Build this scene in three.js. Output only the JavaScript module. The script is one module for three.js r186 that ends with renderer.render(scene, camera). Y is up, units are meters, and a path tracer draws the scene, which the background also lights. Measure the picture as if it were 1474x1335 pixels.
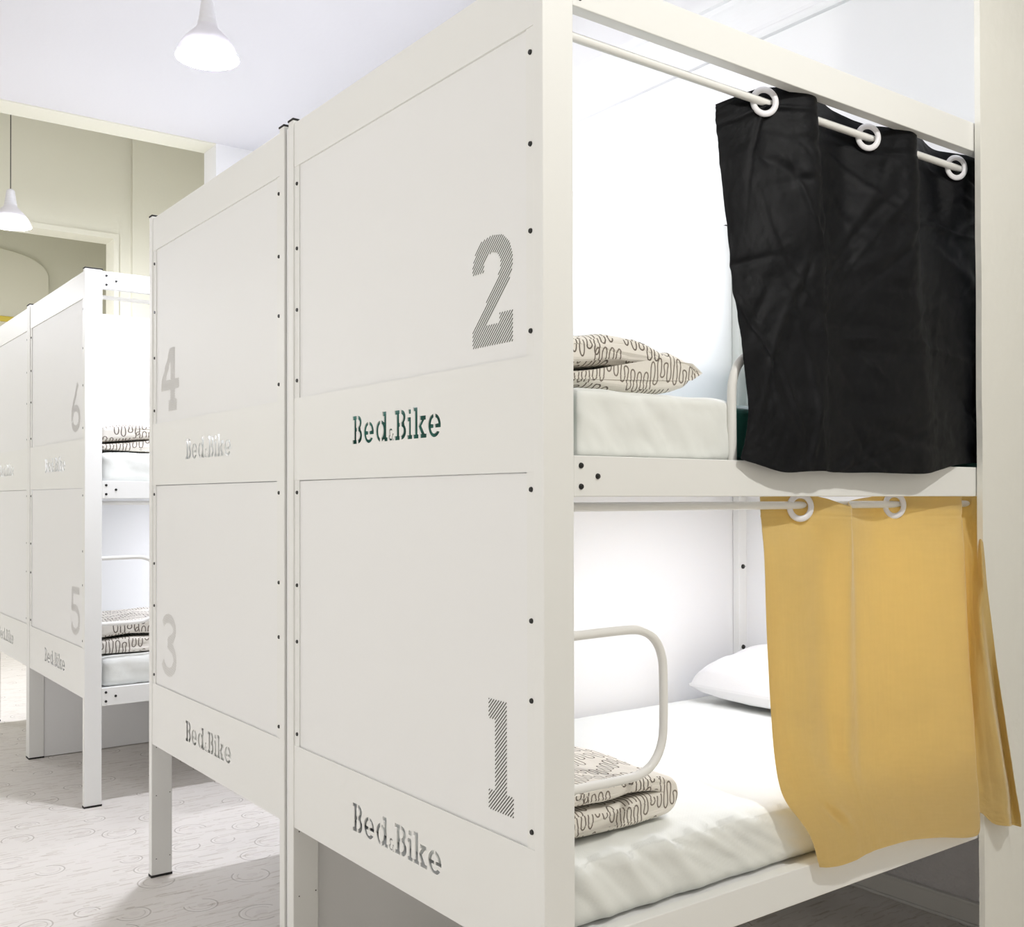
import * as THREE from 'three';
import { RoundedBoxGeometry } from 'three/addons/geometries/RoundedBoxGeometry.js';
import { mergeGeometries, mergeVertices } from 'three/addons/utils/BufferGeometryUtils.js';
import { ImprovedNoise } from 'three/addons/math/ImprovedNoise.js';
import { RectAreaLightUniformsLib } from 'three/addons/lights/RectAreaLightUniformsLib.js';

// ───────── camera, exposure ─────────
const scene = new THREE.Scene();
scene.background = new THREE.Color(0x000000);
const camera = new THREE.PerspectiveCamera(2 * Math.atan(667.5 / 1502) * 180 / Math.PI, 1474 / 1335, 0.05, 60);
camera.position.set(-1.1072, 1.2561, 1.3997);
camera.rotation.order = 'YXZ';
camera.rotation.set(0.5089 * Math.PI / 180, -36.6143 * Math.PI / 180, -0.1164 * Math.PI / 180);
camera.setViewOffset(1474, 1335, 0, -36.84, 1474, 1335);
const renderer = new THREE.WebGLRenderer({ antialias: true });
renderer.toneMapping = THREE.LinearToneMapping;
renderer.toneMappingExposure = 0.44;
renderer.shadowMap.enabled = true;
renderer.shadowMap.type = THREE.PCFSoftShadowMap;
RectAreaLightUniformsLib.init();
const PENDANT_POWER = 26;      // candela of each hanging lamp
const WALL_LAMP_POWER = 48;     // radiance of the square wall lamp
const BUNK_LAMP_POWER = 190;    // radiance of the lamps inside the bunks

// ───────── seeded random, noise ─────────
let seed = 20240611;
const rnd = () => { seed = (seed * 1664525 + 1013904223) >>> 0; return seed / 4294967296; };
const noise = new ImprovedNoise();
const nz = (x, y, z = 0.37) => noise.noise(x, y, z);
const fbm = (x, y, z = 0.37) => nz(x, y, z) + 0.5 * nz(x * 2.03, y * 2.03, z + 3.1) + 0.25 * nz(x * 4.1, y * 4.1, z + 7.7);

// ───────── naming, tagging ─────────
const taken = new Map();
function numbered(name) {
  const n = taken.get(name) || 0; taken.set(name, n + 1);
  return n ? `${name}_${String(n).padStart(3, '0')}` : name;
}
function shade(o) { o.castShadow = true; o.receiveShadow = true; return o; }
function part(name, geo, mat, parent, label) {
  const m = shade(new THREE.Mesh(geo, mat)); m.name = name; parent.add(m);
  if (label) m.userData.label = label;
  return m;
}
function thing(name, label, category, pos = [0, 0, 0], group) {
  const g = new THREE.Group(); g.name = numbered(name); g.position.set(...pos); scene.add(g);
  g.userData = { label, category }; if (group) g.userData.group = group;
  return g;
}
function struct(name, geo, mat, label, category, parent) {
  const m = shade(new THREE.Mesh(geo, mat)); m.name = name;
  m.userData = { kind: 'structure' };
  if (!parent) { m.userData.label = label; m.userData.category = category; }
  (parent || scene).add(m); return m;
}
// box from min/max corners, uv in metres
function box(x0, x1, y0, y1, z0, z1, r = 0) {
  const w = Math.abs(x1 - x0), h = Math.abs(y1 - y0), d = Math.abs(z1 - z0);
  const g = r > 0 ? new RoundedBoxGeometry(w, h, d, 2, Math.min(r, w / 2.01, h / 2.01, d / 2.01)) : new THREE.BoxGeometry(w, h, d);
  const out = r > 0 ? g : g;
  out.translate((x0 + x1) / 2, (y0 + y1) / 2, (z0 + z1) / 2);
  return metric(out);
}
function metric(g) {           // box-projected uv in metres
  const p = g.attributes.position, n = g.attributes.normal, uv = new Float32Array(p.count * 2);
  for (let i = 0; i < p.count; i++) {
    const ax = Math.abs(n.getX(i)), ay = Math.abs(n.getY(i)), az = Math.abs(n.getZ(i));
    if (ay >= ax && ay >= az) { uv[2 * i] = p.getX(i); uv[2 * i + 1] = p.getZ(i); }
    else if (ax >= az) { uv[2 * i] = p.getZ(i); uv[2 * i + 1] = p.getY(i); }
    else { uv[2 * i] = p.getX(i); uv[2 * i + 1] = p.getY(i); }
  }
  g.setAttribute('uv', new THREE.BufferAttribute(uv, 2));
  return g;
}
function merge(list) { return mergeGeometries(list.map(g => g.index ? g.toNonIndexed() : g)); }

// ───────── textures ─────────
function dataTex(n, fn, srgb = false) {
  const d = new Uint8Array(n * n * 4);
  for (let y = 0; y < n; y++) for (let x = 0; x < n; x++) {
    const c = fn(x / n, y / n), i = (y * n + x) * 4;
    for (let k = 0; k < 3; k++) d[i + k] = Math.max(0, Math.min(255, Math.round(255 * (c.length ? c[k] : c))));
    d[i + 3] = 255;
  }
  const t = new THREE.DataTexture(d, n, n); t.wrapS = t.wrapT = THREE.RepeatWrapping;
  t.magFilter = THREE.LinearFilter; t.minFilter = THREE.LinearMipmapLinearFilter; t.generateMipmaps = true;
  if (srgb) t.colorSpace = THREE.SRGBColorSpace; t.needsUpdate = true; return t;
}
// tileable fbm on a torus-like blend
function tfbm(u, v, f, o = 0) {
  const a = (x, y) => fbm(x * f + o, y * f + o * 0.7);
  return (a(u, v) * (1 - u) * (1 - v) + a(u - 1, v) * u * (1 - v) + a(u, v - 1) * (1 - u) * v + a(u - 1, v - 1) * u * v);
}
const plasterBump = dataTex(512, (u, v) => 0.5 + 0.28 * tfbm(u, v, 9) + 0.16 * tfbm(u, v, 40, 5));
plasterBump.repeat.set(1.2, 1.2);
const roughBump = dataTex(512, (u, v) => 0.5 + 0.4 * tfbm(u, v, 26, 2) + 0.2 * tfbm(u, v, 70, 9));
roughBump.repeat.set(2.2, 2.2);
const weaveBump = dataTex(256, (u, v) => 0.5 + 0.22 * Math.sin(u * 2 * Math.PI * 42) * Math.sin(v * 2 * Math.PI * 42) + 0.25 * tfbm(u, v, 16, 4));
weaveBump.repeat.set(9, 9);
const slubTex = dataTex(512, (u, v) => { const s = 0.95 + 0.02 * tfbm(u, v * 0.16, 60, 3) + 0.02 * tfbm(u * 0.16, v, 60, 8); return [s, s, s]; });
slubTex.repeat.set(2, 2);

// linoleum floor: pale grey beige with brushed streaks and printed rings
function floorTexture() {
  const N = 2048, S = 2.4; // metres per tile
  const c = document.createElement('canvas'); c.width = c.height = N; const g = c.getContext('2d');
  g.fillStyle = '#e8e3dd'; g.fillRect(0, 0, N, N);
  for (let i = 0; i < 9000; i++) {
    const x = rnd() * N, y = rnd() * N, l = 10 + rnd() * 70, dark = rnd();
    g.strokeStyle = dark > 0.5 ? `rgba(150,136,120,${0.06 + rnd() * 0.16})` : `rgba(236,232,226,${0.06 + rnd() * 0.14})`;
    g.lineWidth = 2 + rnd() * 6; const dy = (rnd() - 0.5) * 26;
    for (const ox of [0, -N]) { g.beginPath(); g.moveTo(x + ox, y); g.quadraticCurveTo(x + ox + l / 2, y + dy, x + ox + l, y + dy * 0.3); g.stroke(); }
  }
  const rings = [];
  for (let i = 0; i < 900 && rings.length < 110; i++) {
    const x = rnd() * N, y = rnd() * N, r = (0.036 + rnd() * 0.026) / S * N;
    if (rings.some(q => { let dx = Math.abs(q[0] - x), dy = Math.abs(q[1] - y); dx = Math.min(dx, N - dx); dy = Math.min(dy, N - dy); return Math.hypot(dx, dy) < q[2] + r + 26; })) continue;
    rings.push([x, y, r]);
  }
  for (const [x, y, r] of rings) for (const ox of [-N, 0, N]) for (const oy of [-N, 0, N]) {
    if (x + ox < -90 || x + ox > N + 90 || y + oy < -90 || y + oy > N + 90) continue;
    const a0 = (x * 7 + y * 3) % 6.28;
    for (let k = 0; k < 3; k++) {
      g.strokeStyle = ['rgba(122,112,100,0.34)', 'rgba(244,240,236,0.5)', 'rgba(122,112,100,0.2)'][k];
      g.lineWidth = [4.2, 4, 3][k];
      g.beginPath(); g.arc(x + ox, y + oy, r - [0, 4, r * 0.3][k], a0, a0 + [4.6, 4.2, 3.2][k]); g.stroke();
    }
    g.fillStyle = 'rgba(120,110,98,0.05)'; g.beginPath(); g.arc(x + ox + r * 0.1, y + oy, r * 0.3, 0, 6.3); g.fill();
  }
  const t = new THREE.CanvasTexture(c); t.wrapS = t.wrapT = THREE.RepeatWrapping; t.colorSpace = THREE.SRGBColorSpace;
  t.repeat.set(1 / S, 1 / S); t.anisotropy = 8; return t;
}
// squiggle printed cotton of the folded duvets
function squiggleTexture() {
  const N = 1024, S = 0.5;
  const c = document.createElement('canvas'); c.width = c.height = N; const g = c.getContext('2d');
  g.fillStyle = '#f2ede4'; g.fillRect(0, 0, N, N);
  g.lineCap = 'round'; g.lineJoin = 'round';
  const rows = 7, rh = N / rows;
  for (let r = 0; r < rows; r++) {
    const per = [36, 46, 40][r % 3], n = Math.round(N / per), step = N / n;
    const amp = []; for (let i = 0; i < n * 2; i++) amp.push(rh * (0.16 + rnd() * 0.34));
    g.strokeStyle = r % 2 ? '#6f665c' : '#857b70'; g.lineWidth = 6;
    for (const oy of [-N, 0, N]) {
      g.beginPath();
      for (let k = 0; k <= n * 24; k++) {
        const t = k / 24, ph = t * 2 * Math.PI, h = Math.floor(t * 2) % (n * 2);
        const sway = Math.sin(t / n * 2 * Math.PI * 3 + r) * rh * 0.28;
        const x = t * step - Math.sin(ph * 2) * step * 0.17, y = (r + 0.5) * rh + Math.sin(ph) * amp[h] + sway + oy;
        k ? g.lineTo(x, y) : g.moveTo(x, y);
      }
      g.stroke();
    }
  }
  const t = new THREE.CanvasTexture(c); t.wrapS = t.wrapT = THREE.RepeatWrapping; t.colorSpace = THREE.SRGBColorSpace;
  t.repeat.set(1 / S, 1 / S); t.anisotropy = 8; return t;
}

// ───────── materials ─────────
const std = (color, rough = 0.6, extra = {}) => new THREE.MeshStandardMaterial({ color, roughness: rough, ...extra });
const M = {
  metal: std(0xf4f4f1, 0.42),
  panel: std(0xf5f5f4, 0.5),
  rod: std(0xf6f5f1, 0.35),
  board: std(0xf6f6f6, 0.55),
  black: std(0x12110f, 0.35),
  rubber: std(0x1b1a18, 0.7),
  print: std(0x55504a, 0.7),
  printPale: std(0xdad8d3, 0.7),
  wallWhite: std(0xf6f6f7, 0.85, { bumpMap: plasterBump, bumpScale: 0.0015 }),
  wallCream: std(0xdad8d1, 0.85, { bumpMap: plasterBump, bumpScale: 0.0015 }),
  wallGreen: std(0xeceadb, 0.85, { bumpMap: plasterBump, bumpScale: 0.0015 }),
  wallOlive: std(0xdad8c4, 0.85, { bumpMap: plasterBump, bumpScale: 0.0015 }),
  archPaint: std(0xe0ddc9, 0.85),
  pier: std(0xeeede6, 0.7, { bumpMap: plasterBump, bumpScale: 0.004 }),
  ceiling: std(0xe5e4e8, 0.9, { bumpMap: plasterBump, bumpScale: 0.001 }),
  greyPlaster: std(0xeeebec, 0.9, { bumpMap: roughBump, bumpScale: 0.008 }),
  skirting: std(0xf5f3ef, 0.25),
  floor: std(0xffffff, 0.5, { map: floorTexture() }),
  sheet: std(0xf3f5f1, 0.85, { bumpMap: weaveBump, bumpScale: 0.0004 }),
  pillow: std(0xf5f4f4, 0.85, { bumpMap: weaveBump, bumpScale: 0.0005 }),
  teal: std(0x2f7568, 0.6),
  duvet: std(0xffffff, 0.9, { map: squiggleTexture(), bumpMap: weaveBump, bumpScale: 0.0006 }),
  blackCloth: new THREE.MeshPhysicalMaterial({ color: 0x040509, roughness: 0.6, specularIntensity: 0.35, sheen: 0.05, sheenRoughness: 0.45, sheenColor: new THREE.Color(0x30323c), bumpMap: weaveBump, bumpScale: 0.0003, side: THREE.DoubleSide }),
  yellowCloth: new THREE.MeshPhysicalMaterial({ color: 0xedd591, roughness: 0.8, map: slubTex, transmission: 0.5, thickness: 0, bumpMap: weaveBump, bumpScale: 0.0003, side: THREE.DoubleSide }),
  grommet: std(0xf3f2f6, 0.3),
  lampShade: new THREE.MeshPhysicalMaterial({ color: 0xf4f2f6, roughness: 0.6, transmission: 0.08, thickness: 0, side: THREE.DoubleSide }),
  lampNeck: std(0xeeedf0, 0.5),
  cord: std(0x4a4640, 0.6),
  glow: new THREE.MeshStandardMaterial({ color: 0xffffff, emissive: 0xffffff, emissiveIntensity: 6 }),
  softGlow: new THREE.MeshStandardMaterial({ color: 0xffffff, emissive: 0xffffff, emissiveIntensity: 2 }),
  yellowRail: std(0xd9c24a, 0.5),
};

// ───────── the room ─────────
const CEIL = 3.578, XL = -3.6, XR = 1.815, ZF = 3.2, ZA = -5.2, ZB = -7.2, ZC = -9.2, CEIL2 = 4.2;
struct('floor', metric(box(XL - 0.2, 3.2, -0.12, 0, ZC - 0.2, ZF + 0.2)), M.floor, 'pale grey linoleum floor printed with small rings', 'floor');
struct('ceiling', box(XL - 0.2, 3.2, CEIL, CEIL + 0.12, ZA - 0.215, ZF + 0.2), M.ceiling, 'white plaster ceiling above the nearer bunks', 'ceiling');
struct('wall_left', box(XL - 0.15, XL, 0, CEIL2, ZC, ZF), M.wallCream, 'long cream wall facing the bunk ends', 'wall');
struct('wall_front', box(XL, 3.05, 0, CEIL, ZF, ZF + 0.15), M.wallCream, 'cream wall behind the open sides of the nearest bunk', 'wall');
// head wall: rough grey plaster dado under the bunks, white above
const headWall = struct('wall_right', box(XR, XR + 0.15, 0.95, CEIL, ZA, 0.018), M.wallWhite, 'white wall at the head of the bunks with rough grey lower part', 'wall');
struct('dado', box(XR, XR + 0.15, 0, 0.95, ZA, 0.018), M.greyPlaster, '', '', headWall);
// moulding under the ceiling (profile swept along z)
{
  const s = new THREE.Shape();
  s.moveTo(0, 2.885); s.lineTo(-0.02, 2.885); s.quadraticCurveTo(-0.035, 2.90, -0.02, 2.915); s.lineTo(-0.016, 2.93);
  s.quadraticCurveTo(-0.02, 3.0, -0.05, 3.03); s.lineTo(-0.05, 3.05); s.lineTo(-0.064, 3.055); s.lineTo(-0.064, 3.085); s.lineTo(0, 3.085); s.lineTo(0, 2.885);
  const g = new THREE.ExtrudeGeometry(s, { depth: 5.21, bevelEnabled: false, curveSegments: 8 });
  g.translate(XR, 0, ZA);
  struct('trim_1', g, M.wallWhite, 'white plaster moulding high along the head wall', 'moulding');
}
// skirting: face board with a lit top edge and a bead at the floor
{
  const g = merge([box(XR - 0.014, XR, 0.0, 0.068, ZA, 0.0), box(XR - 0.02, XR, 0.062, 0.071, ZA, 0.0, 0.002), box(XR - 0.024, XR, 0, 0.009, ZA, 0.0, 0.003)]);
  struct('baseboard_right', g, M.skirting, 'pale skirting board with beaded edges under the bunk', 'baseboard');
}
// plastered partition that covers the head end of the nearest bunk
{
  const g = new THREE.BoxGeometry(1.7, CEIL, 0.015, 2, 60, 1), p = g.attributes.position;
  for (let i = 0; i < p.count; i++) if (p.getX(i) < -0.8) p.setX(i, p.getX(i) + 0.0022 * fbm(p.getY(i) * 5, 1.7));
  g.translate(1.374 + 0.85, CEIL / 2, 0.0105); g.computeVertexNormals();
  struct('wall_front_right', metric(g), M.pier, 'cream painted partition wall beside the curtains', 'wall');
  struct('wall_side', box(3.05, 3.2, 0, CEIL, 0.003, ZF), M.wallCream, 'cream side wall past the cream partition', 'wall');
}
// dividing wall with the wide opening over the farther bunks
{
  const t = 0.215;
  const w = struct('wall_middle', box(1.396, 2.6, 0, CEIL2, ZA - t, ZA), M.wallWhite, 'white dividing wall with a wide opening behind the bunks', 'wall');
  struct('lintel', box(XL, 1.396, 3.57, CEIL2, ZA - t, ZA), M.wallGreen, '', '', w);
}
// second room
struct('ceiling_far', box(XL - 0.2, 3.2, CEIL2, CEIL2 + 0.12, ZC - 0.2, ZA), M.wallGreen, 'pale green ceiling of the room behind', 'ceiling');
struct('wall_far_right', box(2.6, 2.75, 0, CEIL2, ZC, ZA - 0.215), M.wallGreen, 'pale green side wall of the room behind', 'wall');
{
  const w = struct('wall_back', box(1.307, 2.6, 0, CEIL2, ZB - 0.2, ZB), M.wallGreen, 'pale green wall with a wide framed opening', 'wall');
  struct('lintel', box(XL, 1.307, 3.338, CEIL2, ZB - 0.2, ZB), M.wallGreen, '', '', w);
  struct('pilaster', box(1.445, 2.6, 0, CEIL2, ZB, ZB + 0.05), M.wallGreen, '', '', w);
  struct('opening_trim', merge([box(XL, 1.347, 3.338, 3.38, ZB, ZB + 0.02), box(1.307, 1.347, 0, 3.338, ZB, ZB + 0.02)]), M.wallGreen, '', '', w);
}
{
  const w = struct('wall_far', box(XL, 2.6, 0, CEIL2, ZC - 0.15, ZC), M.wallOlive, 'olive wall at the far end with a blind arch', 'wall');
  const s = new THREE.Shape(); s.moveTo(0.3, 0); s.lineTo(0.3, 3.36); s.absellipse(0.78, 3.36, 0.48, 0.22, Math.PI, 0, true); s.lineTo(1.26, 0); s.lineTo(0.3, 0);
  const g = new THREE.ExtrudeGeometry(s, { depth: 0.03, bevelEnabled: true, bevelSize: 0.006, bevelThickness: 0.006, bevelSegments: 2, curveSegments: 24 });
  g.translate(0, 0, ZC);
  struct('blind_arch', metric(g), M.archPaint, '', '', w);
}

// ───────── stencil lettering (polygons in cap heights, x to the right, y up) ─────────
const arcPts = (cx, cy, rx, ry, a0, a1, n = 9) => Array.from({ length: n + 1 }, (_, i) => { const a = (a0 + (a1 - a0) * i / n) * Math.PI / 180; return [cx + rx * Math.cos(a), cy + ry * Math.sin(a)]; });
function glyphB(x, w) {
  const X = u => x + u * w;
  return [
    [[X(0), 1], [X(0.44), 1], [X(0.44), 0.87], [X(0.40), 0.87], [X(0.40), 0.57], [X(0.46), 0.57], [X(0.46), 0.44], [X(0.40), 0.44], [X(0.40), 0.13], [X(0.44), 0.13], [X(0.44), 0], [X(0), 0], [X(0), 0.14], [X(0.14), 0.14], [X(0.14), 0.86], [X(0), 0.86]],
    [[X(0.54), 1], ...arcPts(X(0.62), 0.755, 0.33 * w, 0.235, 85, -50, 8), ...arcPts(X(0.62), 0.275, 0.38 * w, 0.265, 50, -88, 8), [X(0.54), 0.01], [X(0.54), 0.13], ...arcPts(X(0.56), 0.29, 0.17 * w, 0.15, -70, 70, 6), [X(0.55), 0.45], [X(0.55), 0.56], ...arcPts(X(0.55), 0.72, 0.15 * w, 0.13, -70, 70, 6), [X(0.54), 0.87]],
  ];
}
function glyphE(x, w) {
  const cx = x + w / 2, cy = 0.365, rx = w / 2, ry = 0.375, ix = w * 0.26, iy = 0.26, b = 0.035;
  return [
    [...arcPts(cx, cy, rx, ry, 97, 325, 16), ...arcPts(cx, cy, ix, iy, 315, 198, 9), [cx - w * 0.05, cy - 0.075], [cx - w * 0.05, cy + b], ...arcPts(cx, cy, ix, iy, 168, 100, 6)],
    [...arcPts(cx, cy, rx, ry, 83, 6, 8), [cx + rx * 0.99, cy - 0.075], [cx + w * 0.04, cy - 0.075], [cx + w * 0.04, cy + b], ...arcPts(cx, cy, ix, iy, 12, 80, 6)],
  ];
}
function glyphD(x, w) {
  const cx = x + w * 0.42, cy = 0.365, rx = w * 0.42, ry = 0.375, ix = w * 0.2, iy = 0.25;
  return [
    [...arcPts(cx, cy, rx, ry, 97, 263, 12), ...arcPts(cx, cy, ix, iy, 258, 102, 9)],
    [...arcPts(cx, cy, rx, ry, 82, 52, 3), [x + w * 0.67, 0.87], [x + w * 0.58, 0.87], [x + w * 0.58, 1.02], [x + w * 0.9, 1.02], [x + w * 0.9, 0.13], [x + w, 0.13], [x + w, 0], [x + w * 0.7, 0], ...arcPts(cx, cy, rx, ry, -52, -82, 3), ...arcPts(cx, cy, ix, iy, -78, 78, 9)],
  ];
}
const glyphAmp = (x, w) => [
  [...arcPts(x + w * 0.45, 0.31, w * 0.34, 0.11, 20, 250, 9), ...arcPts(x + w * 0.42, 0.12, w * 0.42, 0.12, 110, 300, 9), [x + w * 0.72, 0.07], ...arcPts(x + w * 0.42, 0.12, w * 0.17, 0.05, 290, 120, 7), [x + w * 0.42, 0.22], ...arcPts(x + w * 0.45, 0.31, w * 0.12, 0.05, 240, 30, 7)],
  [[x + w * 0.78, 0.24], [x + w, 0.24], [x + w, 0.19], [x + w * 0.9, 0.19], [x + w * 0.82, 0.1], [x + w, 0.03], [x + w, 0], [x + w * 0.8, 0], [x + w * 0.68, 0.12], [x + w * 0.78, 0.19]],
];
const glyphI = (x, w) => [
  [[x + w * 0.22, 0.83], [x + w * 0.76, 0.83], [x + w * 0.76, 0.98], [x + w * 0.22, 0.98]],
  [[x, 0.72], [x + w * 0.76, 0.72], [x + w * 0.76, 0.13], [x + w, 0.13], [x + w, 0], [x, 0], [x, 0.13], [x + w * 0.26, 0.13], [x + w * 0.26, 0.59], [x, 0.59]],
];
const glyphK = (x, w) => [
  [[x, 1.03], [x + w * 0.33, 1.03], [x + w * 0.33, 0.13], [x + w * 0.4, 0.13], [x + w * 0.4, 0], [x, 0], [x, 0.13], [x + w * 0.1, 0.13], [x + w * 0.1, 0.9], [x, 0.9]],
  [[x + w * 0.38, 0.38], [x + w * 0.6, 0.58], [x + w * 0.5, 0.58], [x + w * 0.5, 0.72], [x + w * 0.95, 0.72], [x + w * 0.95, 0.58], [x + w * 0.84, 0.58], [x + w * 0.62, 0.39], [x + w * 0.86, 0.13], [x + w, 0.13], [x + w, 0], [x + w * 0.52, 0], [x + w * 0.52, 0.13], [x + w * 0.58, 0.13], [x + w * 0.42, 0.31]],
];
const LOGO = [...glyphB(0, 0.71), ...glyphE(0.82, 0.74), ...glyphD(1.69, 0.82), ...glyphAmp(2.58, 0.34), ...glyphB(2.99, 0.75), ...glyphI(3.81, 0.31), ...glyphK(4.19, 0.82), ...glyphE(5.08, 0.78)];

// ───────── hatched bed numbers ─────────
function thick(pts, w, asp) {          // closed polygon around a polyline; asp = width / height of the digit cell
  const L = [], R = [];
  pts.forEach((p, i) => {
    const a = pts[Math.max(0, i - 1)], b = pts[Math.min(pts.length - 1, i + 1)];
    let dx = (b[0] - a[0]) * asp, dy = b[1] - a[1]; const l = Math.hypot(dx, dy); dx /= l; dy /= l;
    L.push([p[0] - dy * w / asp / 2, p[1] + dx * w / 2]); R.push([p[0] + dy * w / asp / 2, p[1] - dx * w / 2]);
  });
  return [...L, ...R.reverse()];
}
const DIGIT = {
  1: { w: 0.077, p: [[[0, 1], [0.73, 1], [0.73, 0.18], [1, 0.18], [1, 0], [0, 0], [0, 0.18], [0.26, 0.18], [0.26, 0.82], [0, 0.82]]] },
  2: { w: 0.127, p: [[[0, 0.68], [0, 0.76], [0.08, 0.88], [0.25, 0.975], [0.5, 1], [0.76, 0.975], [0.93, 0.89], [1, 0.77], [1, 0.67], [0.92, 0.56], [0.36, 0.19], [0.68, 0.19], [0.68, 0.28], [1, 0.28], [1, 0], [0, 0], [0, 0.15], [0.62, 0.59], [0.7, 0.68], [0.71, 0.76], [0.63, 0.825], [0.5, 0.845], [0.37, 0.82], [0.3, 0.75], [0.29, 0.68]]] },
  3: { w: 0.15, p: [thick([...arcPts(0.5, 0.755, 0.37, 0.17, 160, -75, 10), [0.45, 0.53]], 0.145, 0.74), thick([[0.45, 0.53], ...arcPts(0.5, 0.285, 0.4, 0.21, 75, -160, 12)], 0.145, 0.74)] },
  4: { w: 0.17, p: [[[0.5, 1], [0.78, 1], [0.78, 0.5], [1, 0.5], [1, 0.34], [0.78, 0.34], [0.78, 0.18], [0.88, 0.18], [0.88, 0], [0.42, 0], [0.42, 0.18], [0.52, 0.18], [0.52, 0.34], [0, 0.34], [0, 0.48]], [[0.26, 0.5], [0.53, 0.5], [0.53, 0.8]]], hole: 1 },
  5: { w: 0.15, p: [thick([[0.92, 0.93], [0.12, 0.93]], 0.145, 0.74), thick([[0.2, 0.97], [0.16, 0.5]], 0.145, 0.74), thick([[0.13, 0.55], ...arcPts(0.48, 0.32, 0.42, 0.25, 95, -155, 14)], 0.145, 0.74)] },
  6: { w: 0.15, p: [thick([[0.74, 1], [0.3, 0.62], [0.14, 0.45], [0.1, 0.32]], 0.14, 0.74), thick(arcPts(0.5, 0.285, 0.4, 0.215, 200, -170, 22), 0.14, 0.74)] },
  7: { w: 0.14, p: [thick([[0, 0.93], [0.92, 0.93], [0.35, 0]], 0.14, 0.7)] },
  8: { w: 0.15, p: [thick(arcPts(0.5, 0.76, 0.33, 0.17, 180, -185, 18), 0.14, 0.74), thick(arcPts(0.5, 0.285, 0.4, 0.215, 180, -185, 20), 0.14, 0.74)] },
};
function hatch(d, h, pitch, line) {     // stripes at 45 degrees clipped to the digit; returns geometry in (s, y), facing -x
  const D = DIGIT[d], W = D.w, polys = D.p.map(P => P.map(([u, v]) => [u * W, v * h]));
  const c = Math.SQRT1_2, rot = ([x, y]) => [(x + y) * c, (y - x) * c], back = ([a, b]) => [(a - b) * c, (a + b) * c];
  const R = polys.map(P => P.map(rot)); let lo = 1e9, hi = -1e9;
  R.forEach(P => P.forEach(([, b]) => { lo = Math.min(lo, b); hi = Math.max(hi, b); }));
  const pos = [], nor = [], idx = [];
  for (let b = lo + pitch * 0.4; b < hi; b += pitch) {
    const iv = [];
    const cuts = R.map(P => { const xs = []; P.forEach((p, i) => { const q = P[(i + 1) % P.length]; if ((p[1] <= b) !== (q[1] <= b)) xs.push(p[0] + (q[0] - p[0]) * (b - p[1]) / (q[1] - p[1])); }); return xs.sort((m, n) => m - n); });
    if (D.hole) { const xs = [...cuts[0], ...cuts[1]].sort((m, n) => m - n); for (let i = 0; i + 1 < xs.length; i += 2) iv.push([xs[i], xs[i + 1]]); }
    else {
      const all = []; cuts.forEach(xs => { for (let i = 0; i + 1 < xs.length; i += 2) all.push([xs[i], xs[i + 1]]); });
      all.sort((m, n) => m[0] - n[0]); all.forEach(s => { const l = iv[iv.length - 1]; if (l && s[0] <= l[1]) l[1] = Math.max(l[1], s[1]); else iv.push(s.slice()); });
    }
    for (const [a0, a1] of iv) {
      if (a1 - a0 < 0.001) continue; const k = pos.length / 3;
      for (const [a, bb] of [[a0, b - line / 2], [a1, b - line / 2], [a1, b + line / 2], [a0, b + line / 2]]) { const [s, y] = back([a, bb]); pos.push(0, y, s); nor.push(-1, 0, 0); }
      idx.push(k, k + 1, k + 2, k, k + 2, k + 3);
    }
  }
  const g = new THREE.BufferGeometry();
  g.setAttribute('position', new THREE.Float32BufferAttribute(pos, 3)); g.setAttribute('normal', new THREE.Float32BufferAttribute(nor, 3));
  g.setAttribute('uv', new THREE.Float32BufferAttribute(new Array(pos.length / 3 * 2).fill(0), 2)); g.setIndex(idx);
  return g;
}

// ───────── bunk bed ─────────
const BED_L = 1.71, POST_X = 0.0685, POST_T = 0.028, BED_H = 2.2;
const RAILS = [[0.407, 0.48], [1.2588, 1.3314], [2.1233, 2.195]];
const SCREW_Y = [2.037, 1.876, 1.7235, 1.5485, 1.2715, 1.0425, 0.9035, 0.6755];
const ROD_R = 0.0085;
const screwGeo = (() => { const g = new THREE.CylinderGeometry(0.0042, 0.005, 0.003, 12); g.rotateZ(Math.PI / 2); return g; })();
const boltGeo = (() => {
  const p = [[0.0001, 0.0035], [0.003, 0.0035], [0.0032, 0.0018], [0.0036, 0.0035], [0.0046, 0.0028], [0.0052, 0.0012], [0.0053, 0]].map(q => new THREE.Vector2(...q));
  const g = new THREE.LatheGeometry(p, 14); g.rotateX(Math.PI / 2); return g;
})();
const holeGeo = (() => { const g = new THREE.CylinderGeometry(0.0022, 0.0022, 0.0006, 8); g.rotateX(Math.PI / 2); return g; })();
function tube(pts, r, closed = false, seg = 64) {
  const c = new THREE.CurvePath();
  const P = pts.map(p => new THREE.Vector3(...p));
  for (let i = 0; i + 1 < P.length; i++) c.add(new THREE.LineCurve3(P[i], P[i + 1]));
  return new THREE.TubeGeometry(c, seg, r, 12, closed);
}
function roundPath(pts, rad) {        // polyline in 3d with rounded corners
  const V = pts.map(p => new THREE.Vector3(...p)), out = [V[0].toArray()];
  for (let i = 1; i + 1 < V.length; i++) {
    const a = V[i].clone().sub(V[i - 1]).normalize(), b = V[i + 1].clone().sub(V[i]).normalize();
    const s = V[i].clone().addScaledVector(a, -rad), e = V[i].clone().addScaledVector(b, rad);
    const q = new THREE.QuadraticBezierCurve3(s, V[i].clone().addScaledVector(a, -rad * 0.12).addScaledVector(b, rad * 0.12), e);
    for (let k = 0; k <= 8; k++) out.push(q.getPoint(k / 8).toArray());
  }
  out.push(V[V.length - 1].toArray()); return out;
}
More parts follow.
